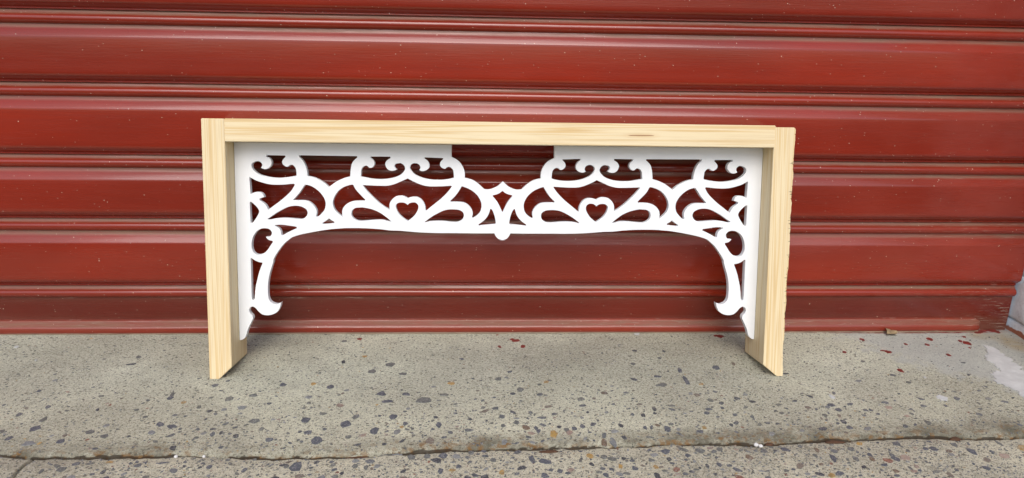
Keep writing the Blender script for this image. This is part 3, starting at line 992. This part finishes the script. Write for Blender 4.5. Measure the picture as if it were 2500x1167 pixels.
def board(name, outline, y0, y1, mat, bev=0.0009, jag=None):
    """board with front outline in the frame's X-Z plane, running from y0 back to y1"""
    bm = bmesh.new()
    f = [bm.verts.new((x, y0, z)) for x, z in outline]
    b = [bm.verts.new((x, y1, z)) for x, z in outline]
    n = len(outline)
    bm.faces.new(f)
    bm.faces.new(list(reversed(b)))
    for i in range(n):
        j = (i + 1) % n
        bm.faces.new((f[j], f[i], b[i], b[j]))
    bmesh.ops.recalc_face_normals(bm, faces=bm.faces)
    bmesh.ops.bevel(bm, geom=[e for e in bm.edges if e.calc_face_angle(0) > 0.5], offset=bev, segments=2, affect='EDGES')
    me = bpy.data.meshes.new(name)
    bm.to_mesh(me)
    bm.free()
    return me


CH = 0.0195
left = [(0, 0), (0.0145, 0), (T, CH), (T, H), (0, H)]
me = board("post", left, 0, D, PINE_V)
lp = link("post", me, PINE_V, frame)
# right post: outer edge is rough, with torn fibres and small notches
random.seed(14)
pts = [(W - 0.011, 0.001), (W - T, CH + 0.001), (W - T, H - 0.0025), (W - 0.004, H - 0.0025), (W - 0.0012, H - 0.0036), (W - 0.0002, H - 0.007)]
z = H - 0.012
while z > 0.006:
    dx = 0.0014 * fbm(z * 28, 0.4) + 0.0009 * fbm(z * 130, 1.4)
    if z < 0.27:
        dx -= 0.0012
    pts.append((W - 0.0008 + dx, z))
    if random.random() < 0.20:
        pts.append((W - 0.0008 + dx, z - 0.0009))
        pts.append((W - 0.0027 + dx, z - 0.0013))
        pts.append((W - 0.0010 + dx, z - 0.0019))
        z -= 0.0035
    z -= random.uniform(0.004, 0.009)
pts.append((W - 0.001, 0.001))
me = board("post", pts, 0, D, PINE_V2, 0.0004)
link("post", me, PINE_V2, frame, label="right post with a torn, chipped outer edge")
me = board("top_rail", [(T + 0.0002, H - T), (W - T - 0.0002, H - T), (W - T + 0.0016, H - T + 0.0003), (W - T + 0.0016, H + 0.0002), (T + 0.0002, H + 0.0002)], -0.0006, D - 0.001, PINE_H)
link("top_rail", me, PINE_H, frame)
# dark slivers standing for the shadowed small cracks along the right post's edge
V, Fc = [], []
for _ in range(22):
    z = random.uniform(0.008, 0.375)
    x = W - random.uniform(0.0015, 0.004)
    l, h = random.uniform(0.0012, 0.0042), random.uniform(0.0002, 0.0005)
    if random.random() < 0.3:
        l, h = h * 1.5, l * 1.1
    k = len(V)
    for (a, b, y) in ((-l, 0, -0.0002), (0, h, -0.0005), (l, h * 0.3, -0.0002), (0, -h, -0.0004), (0, 0, 0.0006)):
        V.append((x + a, y, z + b))
    Fc += [(k, k + 3, k + 1), (k + 3, k + 2, k + 1), (k, k + 1, k + 4), (k + 1, k + 2, k + 4), (k + 2, k + 3, k + 4), (k + 3, k, k + 4)]
link("crack_sliver", mesh_from("crack_sliver", V, Fc), CRACK_DARK, frame, kind="stuff")

HOLES = [
"85.1,353c 114.6,352.6c 115.3,350.7 113.4,348.7 110.4,344.9 109.8,341.3 111.8,337.7 115.9,335.1 118.4,334.9 120.6,336.5 124,338.3 127.5,337 130.7,333 131.8,327.2 132,321c 124.5,319.4 113.8,317.9 104.1,317.1 94,317.7 83,319.6 75.1,321.8 69,325.3 63.9,330.1 61.7,335 62.1,338.6 65.5,341.7 70.4,343.3 74.8,342.5 77.8,339.6 78.3,336.5 76.3,333c 78.9,331.5 82.8,330.7 85.9,331.2 90,334 92.5,337.5 93.3,341.1 92.4,345.1 89.9,348.6 85.1,350.2c",
"136.7,353.3c 228,352.8c 228.8,350.9c 221.8,344.1 218.9,336.8 217.7,328.9 217,320.5c 207,317.6 195.8,312.4 189.3,307.9 182.9,303.2c 176.8,309.2 168,314.7 159.2,318.6 149.6,320.6c 148.9,328.3 146.8,336.1 144.2,342.2 140.4,347.7 136.6,350.5c",
"249.9,352.5c 281,352.6c 281.5,350.4c 276.3,347 273.4,342.9 273.1,339.8 274.9,334.9 278.4,331.3 283.4,330 288.3,330.7 291.7,332.5c 289.2,335 288.1,337.7 289.3,340.8 292.9,342 297.8,342.3 302.3,339.6 304.7,334.7 303.6,330.6 299,325.2 292.7,321.5 282.4,318.3 271.2,316.8 259.9,316.7 251.5,317.3 243.5,318.8 234.1,320.5c 234.6,326.4 235.1,331.3 237.4,335.4 240.6,337.4 243.7,337.7 246.3,335.7 248.6,334.4 251.7,334.9 254.9,337.8 256.2,341 255.8,344.1 253.6,347.7 250.5,349.9c",
"336.1,352.1c 365.5,351.1c 365.9,349.7c 361.9,345.6 360.6,342 361,338.9 363.7,335.7 367.3,334 369.1,334 371.8,336.3 375,337.2 378.6,335.9 381.3,332.7 382.5,328.2 383.1,320.1c 376.8,318.2 365.5,316.5 355.7,316.2 345.3,316.8 334,319 326.4,321.8 319.2,325.8 314.3,331.6 312.7,335.2 313.8,339.3 317.5,342 322.8,342.3 327.3,340.3 329.1,336.7 328.7,333.6 327.1,332c 330.5,330.2 334.5,330 339,331.7 343.1,335.5 343.8,340 342.6,344.1 339.9,347.6 336.3,349.9c",
"57.7,317.7c 60.5,316.7 67.4,312.9 77.3,309.5 88.1,306.8 99.7,306 113.5,306.4 121.3,307.3 127.9,307.8c 129,306.2c 123.4,296.9 114.7,288.2 105.3,280.2 95.8,273.1 85.9,265.7c 84.1,270.2 81.9,274.1 77.3,278.1 73.5,280.8 72.7,283.3c 75.9,284.9 80.2,285.9c 78.4,290.7 74.6,293.8 66.9,294.1 58.8,290.9c",
"57.3,278.1c 59.5,278.2c 63.3,275.2 68.6,269.7 71.4,265 71.6,261.8 69,256.3 65,250 61,244.8c 57.6,244.8c",
"84.8,250.3c 88.3,250.1 96.9,251.7 108.6,253 118.6,252.7 128.7,251.9 139.6,251.5 145.9,255.2 148.5,260.8 146.9,266.3 141.5,270.2 134.6,272.2 126,272.3 117.4,270.5 106.5,265.2 97.1,259.6 89.1,254.1 84.8,251.3c",
"145.5,306.6c 153.7,304.8 162.1,300.1 170.5,292.3 175.8,283.6 177.4,275.7 175.6,267 170,259.8 164.4,255c 161.7,255.4c 163,262.2 162.3,266.9 157.8,274 150.1,279.9 142.3,281.6 133,281.6 125.8,281.8c 130,286.4 136.3,293.6 141.1,300.7",
"220.1,307.2c 221.8,306.7c 225.9,299.2 232.5,291.6 240.4,283.6c 240.2,281.5c 230.7,281.6 220.6,280.6 212.2,277 205.5,270.2 203.7,265.1 203.6,258.2 204.7,255.3c 198.6,259.5 192,266.7 189,275.1 189.7,282.8 193.2,290.4 198.3,297.2 205.9,302.8 214.2,306",
"182.4,252.6c 187,249.2 190.9,247.2c 190.7,245.3c 181.5,244 172,243.5c 172.1,245.5c 177.6,248.8",
"238.2,270.4 251.6,267.5 264.2,262.1 275.1,254.4 282.3,248.1c 275.9,248.9 268.3,250.8 255.7,250.7 243,249.5 230.4,249 223.7,251.6 219.5,255.8 218.3,260.9 220,266 224.7,269.5 231.4,270.4",
"237.6,306.7c 248.5,306.2 264.1,305.7 275.1,305.8 286.2,308.1 297.2,312.7 308.9,317.9c 317.6,313.3 328.6,308.6 338.9,305.9 350.7,305.3 364.9,305.8 379.1,306.7c 379.7,305.5c 372.8,296.3 362.5,285.9 350.7,276.2 338.4,266.2c 337.4,266.6c 336.8,273.7 334.1,280.1 329.3,285.6 323,288.4 315.9,288.3 308.8,286.3c 301.8,289.8 295.5,290.1 289.2,288.5 282.8,282.9 279.6,276.5 279.6,267.4c 271.7,272.1 262.3,279.2 252.3,288.6 244.5,296.7 237.6,305.5c",
"308.6,275c 311.1,277.5 315.9,279.2 321.4,278.8 325.3,275.3 325.6,269.7 322.9,263.3 317.4,256.1 309,249.2c 299.3,255.9 293,263.1 289.9,271 289.9,275 293.9,278.4 300.2,279 304.9,277.9",
"336.3,246.7c 344.5,248.8 356.3,249.6 367.1,249.4 378,248.3 389.9,248.4 397.2,252.6 399.4,258.1 398,263.6 392.6,267.2 385.3,268.3 376.2,268.3 367.1,266.5 356.3,261.4 346.3,255.4 336.5,248.1c",
"395.9,306.1c 403.3,303.7 412.3,299.2 421.5,291.1 427,281.1 428,273.8 426.2,265.6 420.8,259.1 413.9,254.7c 412.6,256.3c 413.9,261.8 412.5,268.2 407.9,274.6 401.6,279.1 394.3,280.7 378,280.9c 377.5,282.6c 384.3,289 390.6,297.2",
"443.7,269.8c 446.3,266.2 449.4,257.9 451.6,246.6c 450.6,245c 438.2,243.9 423.8,242.5c 423.3,244.3c 432,250.6 438.1,257.9 441.1,265.1 442.1,269.2c",
"96.2,241.1c 102,241.8 109.9,241.7 118.5,240.5 130.1,238.7c 131.1,236.5c 122,232.4 114.7,228.6 107.4,224.3c 105.8,226 105.4,230.8 103.3,235.2 99.7,238.1 96.2,240c",
"75.1,235.4 80.9,236 86.6,234.8 90.5,230.7 90.8,227 87.8,222.9 81.3,222.2c 85.5,217.4 92,215.6c 91.9,213c 88.2,207.8 83.7,201.1 79.2,196.6 73.3,193.8 66.1,193.4 61.1,197.3 58.5,204.7 58.7,212.8 61,221.7 65.5,229.1 70.7,233.6",
"56.2,187.2c 58.4,187.2c 62.9,183.9 68.7,181.3 74.8,180.2c 74.8,178.7c 70,166.7 66.2,153.4 62.9,138.9 60.9,120.7c 60,118.5c 56.6,119.5c 56.3,132.9 56.4,157 56.4,178.7"]
DIAMOND = "461.9,299.2c 468.6,294.6 477.8,292.2c 477.9,290.4c 470.8,281.3 465.9,272 462.9,265c 461.6,265c 458.7,271.9 453.6,281.2 446.3,290.2c 446.3,291.9c 455.3,294.5"
OUTLINE_LOW = "34.4,52.3c 38.2,52.6 43,55.4 46.1,60.9 48.1,68.3 51.3,75.6 55.6,84.2 57.5,88.4 56.5,93.3 53.6,96.4 51.6,101.3 53.3,106.1 57.4,108 62,105.5 66.6,100 72.4,95.2 79.4,93.7 87.7,94.5 96.1,98.8 101,106.1 103.3,115.3c 97.6,112.2 91.7,112.8 85.9,116.5 83.1,123.2 82.5,132.9 83,146.2 85.7,160.7 92.1,181.2 93,186.3 100.6,198.9 110.6,211.5 122.5,221.4c 136.7,226.1 161.4,231.2 186.1,235.1 196.6,236 209.1,236.9 238.7,236.9 263.9,235.4 280.9,233.5 295.2,233.1 326.8,230.7 358.5,229.6 376.3,229.7 421.8,229.5 449.3,229.7c 452.1,224.4 456.7,220.2 462.6,219"
OUTLINE_TOP = "379.3,353.2c 385.8,350.1 392.6,344.8 397.6,337.4 399.9,331.6 400.8,326.1 400.8,320c 414.1,316.2 424.4,309.1 432.1,301.8c 440.9,301.6 452.1,305.8 458.1,310.5 462,314.6c"



def parse(s):
    out = []
    for w in s.split():
        c = w.endswith("c")
        x, z = w.rstrip("c").split(",")
        out.append((float(x) / 1000, float(z) / 1000, c))
    return out


def spline(pts, closed=True, sub=6):
    """Catmull-Rom through the points, sharp at the marked corners"""
    n = len(pts)
    res = []
    rng = range(n) if closed else range(n - 1)
    for i in rng:
        p1, p2 = pts[i], pts[(i + 1) % n]
        p0 = pts[(i - 1) % n] if (closed or i > 0) else p1
        p3 = pts[(i + 2) % n] if (closed or i < n - 2) else p2
        a, b, c, d = [Vector(p[:2]) for p in (p0, p1, p2, p3)]
        L = (c - b).length
        if p1[2]:
            m1 = (c - b) if p2[2] else None
        else:
            m1 = (c - a) * (L / max(1e-9, (c - b).length + (b - a).length))
        if p2[2]:
            m2 = (c - b) if p1[2] else None
        else:
            m2 = (d - b) * (L / max(1e-9, (d - c).length + (c - b).length))
        if m1 is None:
            m1 = (c - b) * 1.5 - m2 * 0.5
        if m2 is None:
            m2 = (c - b) * 1.5 - m1 * 0.5
        k = 1 if L < 0.0016 else sub
        for j in range(k):
            t = j / k
            h = (2 * t ** 3 - 3 * t * t + 1) * b + (t ** 3 - 2 * t * t + t) * m1 + (-2 * t ** 3 + 3 * t * t) * c + (t ** 3 - t * t) * m2
            res.append((h.x, h.y))
    if not closed:
        res.append(tuple(pts[-1][:2]))
    return res


def mirror(l):
    return [(W - x, z) for x, z in reversed(l)]


loops = []
for s in HOLES:
    q = spline(parse(s))
    loops.append(q)
    loops.append(mirror(q))
loops.append(spline(parse(DIAMOND)))
low = spline(parse(OUTLINE_LOW), False)
top = spline(parse(OUTLINE_TOP), False)
zt = H - T - 0.0004
low = [(T + 0.0004, low[0][1])] + low[1:]
half_top = [(top[0][0], zt)] + top
outline = [(T + 0.0004, zt)] + low + mirror(low) + [(W - T - 0.0004, zt)] + mirror(half_top)[:-1][::1][:0]
# top edge: right bar end, down to the apex, up to the left bar end
outline += [(W - x, z) for x, z in half_top] + list(reversed(half_top))[1:]
loops.append(outline)
cu = bpy.data.curves.new("fretwork_panel", 'CURVE')
cu.dimensions = '2D'
cu.fill_mode = 'BOTH'
cu.extrude = TH / 2 - 0.0004
cu.bevel_depth = 0.0004
cu.bevel_resolution = 1
cu.offset = -0.0004
for lp_ in loops:
    sp = cu.splines.new('POLY')
    clean = []
    for q in lp_:
        if not clean or math.hypot(q[0] - clean[-1][0], q[1] - clean[-1][1]) > 0.0002:
            clean.append(q)
    sp.points.add(len(clean) - 1)
    for pt, (x, z) in zip(sp.points, clean):
        pt.co = (x, z, 0, 1)
    sp.use_cyclic_u = True
tmp = bpy.data.objects.new("tmp", cu)
COL.objects.link(tmp)
dg = bpy.context.evaluated_depsgraph_get()
me = bpy.data.meshes.new_from_object(tmp.evaluated_get(dg))
bpy.data.objects.remove(tmp)
me.name = "fretwork_panel"
me.materials.clear()
for v in me.vertices:
    x, y, z = v.co
    v.co = (x, DP + TH / 2 - z, y)
me.polygons.foreach_set("use_smooth", [False] * len(me.polygons))
me.update()
link("fretwork_panel", me, WHITE, frame, label="white painted scrollwork panel with two cut-out hearts")

# ------------------------------------------------------------------ small things lying about
random.seed(8)


def loose(name, x, y, s, mat, label, cat, flat=0.5, group=None, rot=0.0, long=1.0):
    bm = bmesh.new()
    bmesh.ops.create_icosphere(bm, subdivisions=2, radius=1.0)
    sd_ = random.random() * 40
    for v in bm.verts:
        v.co += noise.noise_vector(v.co * 1.3 + Vector((sd_, 0, 0))) * 0.35
        v.co = Vector((v.co.x * s * long, v.co.y * s, v.co.z * s * flat))
    me = bpy.data.meshes.new(name)
    bm.to_mesh(me); bm.free()
    me.polygons.foreach_set("use_smooth", [True] * len(me.polygons))
    o = link(name, me, mat, None, label=label, category=cat)
    o.location = (x, y, surf(x, y) + s * flat * 0.7)
    o.rotation_euler = (0, 0, rot)
    if group:
        o["group"] = group
    return o


loose("pebble", 0.8541, -0.3769, 0.0032, PEBBLE, "left of two small white pebbles side by side in the joint between step and path", "pebble", 0.9, 'white pebbles in the joint', 0, 1.0)
loose("pebble", 0.8601, -0.3781, 0.0032, PEBBLE, "right of two small white pebbles side by side in the joint between step and path", "pebble", 0.9, 'white pebbles in the joint', 0, 1.0)
loose("pebble", 0.0672, -0.3896, 0.0026, PEBBLE, "small square white pebble lodged in the joint left of the frame", "pebble", 0.8, None, 0, 1.0)
loose("pebble", 0.1029, -0.3884, 0.0022, PEBBLE, "small pointed white pebble in the joint below the left post", "pebble", 1.1, None, 0, 1.0)
loose("stone_chip", 1.1495, -0.3659, 0.006, RUSTY, "rust orange stone chip lying in the joint at the right of the photo", "stone chip", 0.5, None, 0.1, 1.5)
loose("stone_chip", 0.8736, -0.3763, 0.0045, RUSTY, "reddish brown chip beside the two white pebbles in the joint", "stone chip", 0.5, None, 0.3, 1.5)
loose("bark_piece", 0.3041, -0.3936, 0.0032, RUSTY, "brown bark scrap filling the joint below the fretwork's left half", "bark scrap", 0.4, None, 0.1, 5.0)
loose("bark_piece", 0.5621, -0.3902, 0.0034, RUSTY, "dark brown bark scrap in the joint below the fretwork's right half", "bark scrap", 0.4, None, 0, 4.0)
loose("bark_piece", 0.9690, -0.3730, 0.004, RUSTY, "brown earth clod in the joint below the right post", "earth clod", 0.4, None, 0, 4.0)

# dry leaf against the shutter
lv, lf = [], []
for i in range(9):
    t = i / 8
    w_ = 0.009 * math.sin(math.pi * min(1, t * 1.02)) ** 0.7 + 0.0004
    cx_ = -0.014 + 0.028 * t
    for s_ in (-1, 0, 1):
        lv.append((cx_ + 0.002 * math.sin(9 * t + s_), s_ * w_ * (1 + 0.25 * math.sin(17 * t + s_ * 2)), 0.006 * abs(s_) * (0.5 + 0.5 * math.sin(5 * t)) + 0.005 * t * t))
for i in range(8):
    for k in range(2):
        a = i * 3 + k
        lf.append((a, a + 3, a + 4, a + 1))
me = mesh_from("leaf", lv, lf, True)
bm = bmesh.new(); bm.from_mesh(me)
bmesh.ops.solidify(bm, geom=bm.faces[:], thickness=0.0004)
bm.to_mesh(me); bm.free()
lo = link("leaf", me, LEAF, None, label="small crumpled dry leaf on the step against the shutter's foot", category="leaf")
lo.location = (1.2397, -0.018, 0.002)
lo.rotation_euler = (0.2, 0.1, 0.5)
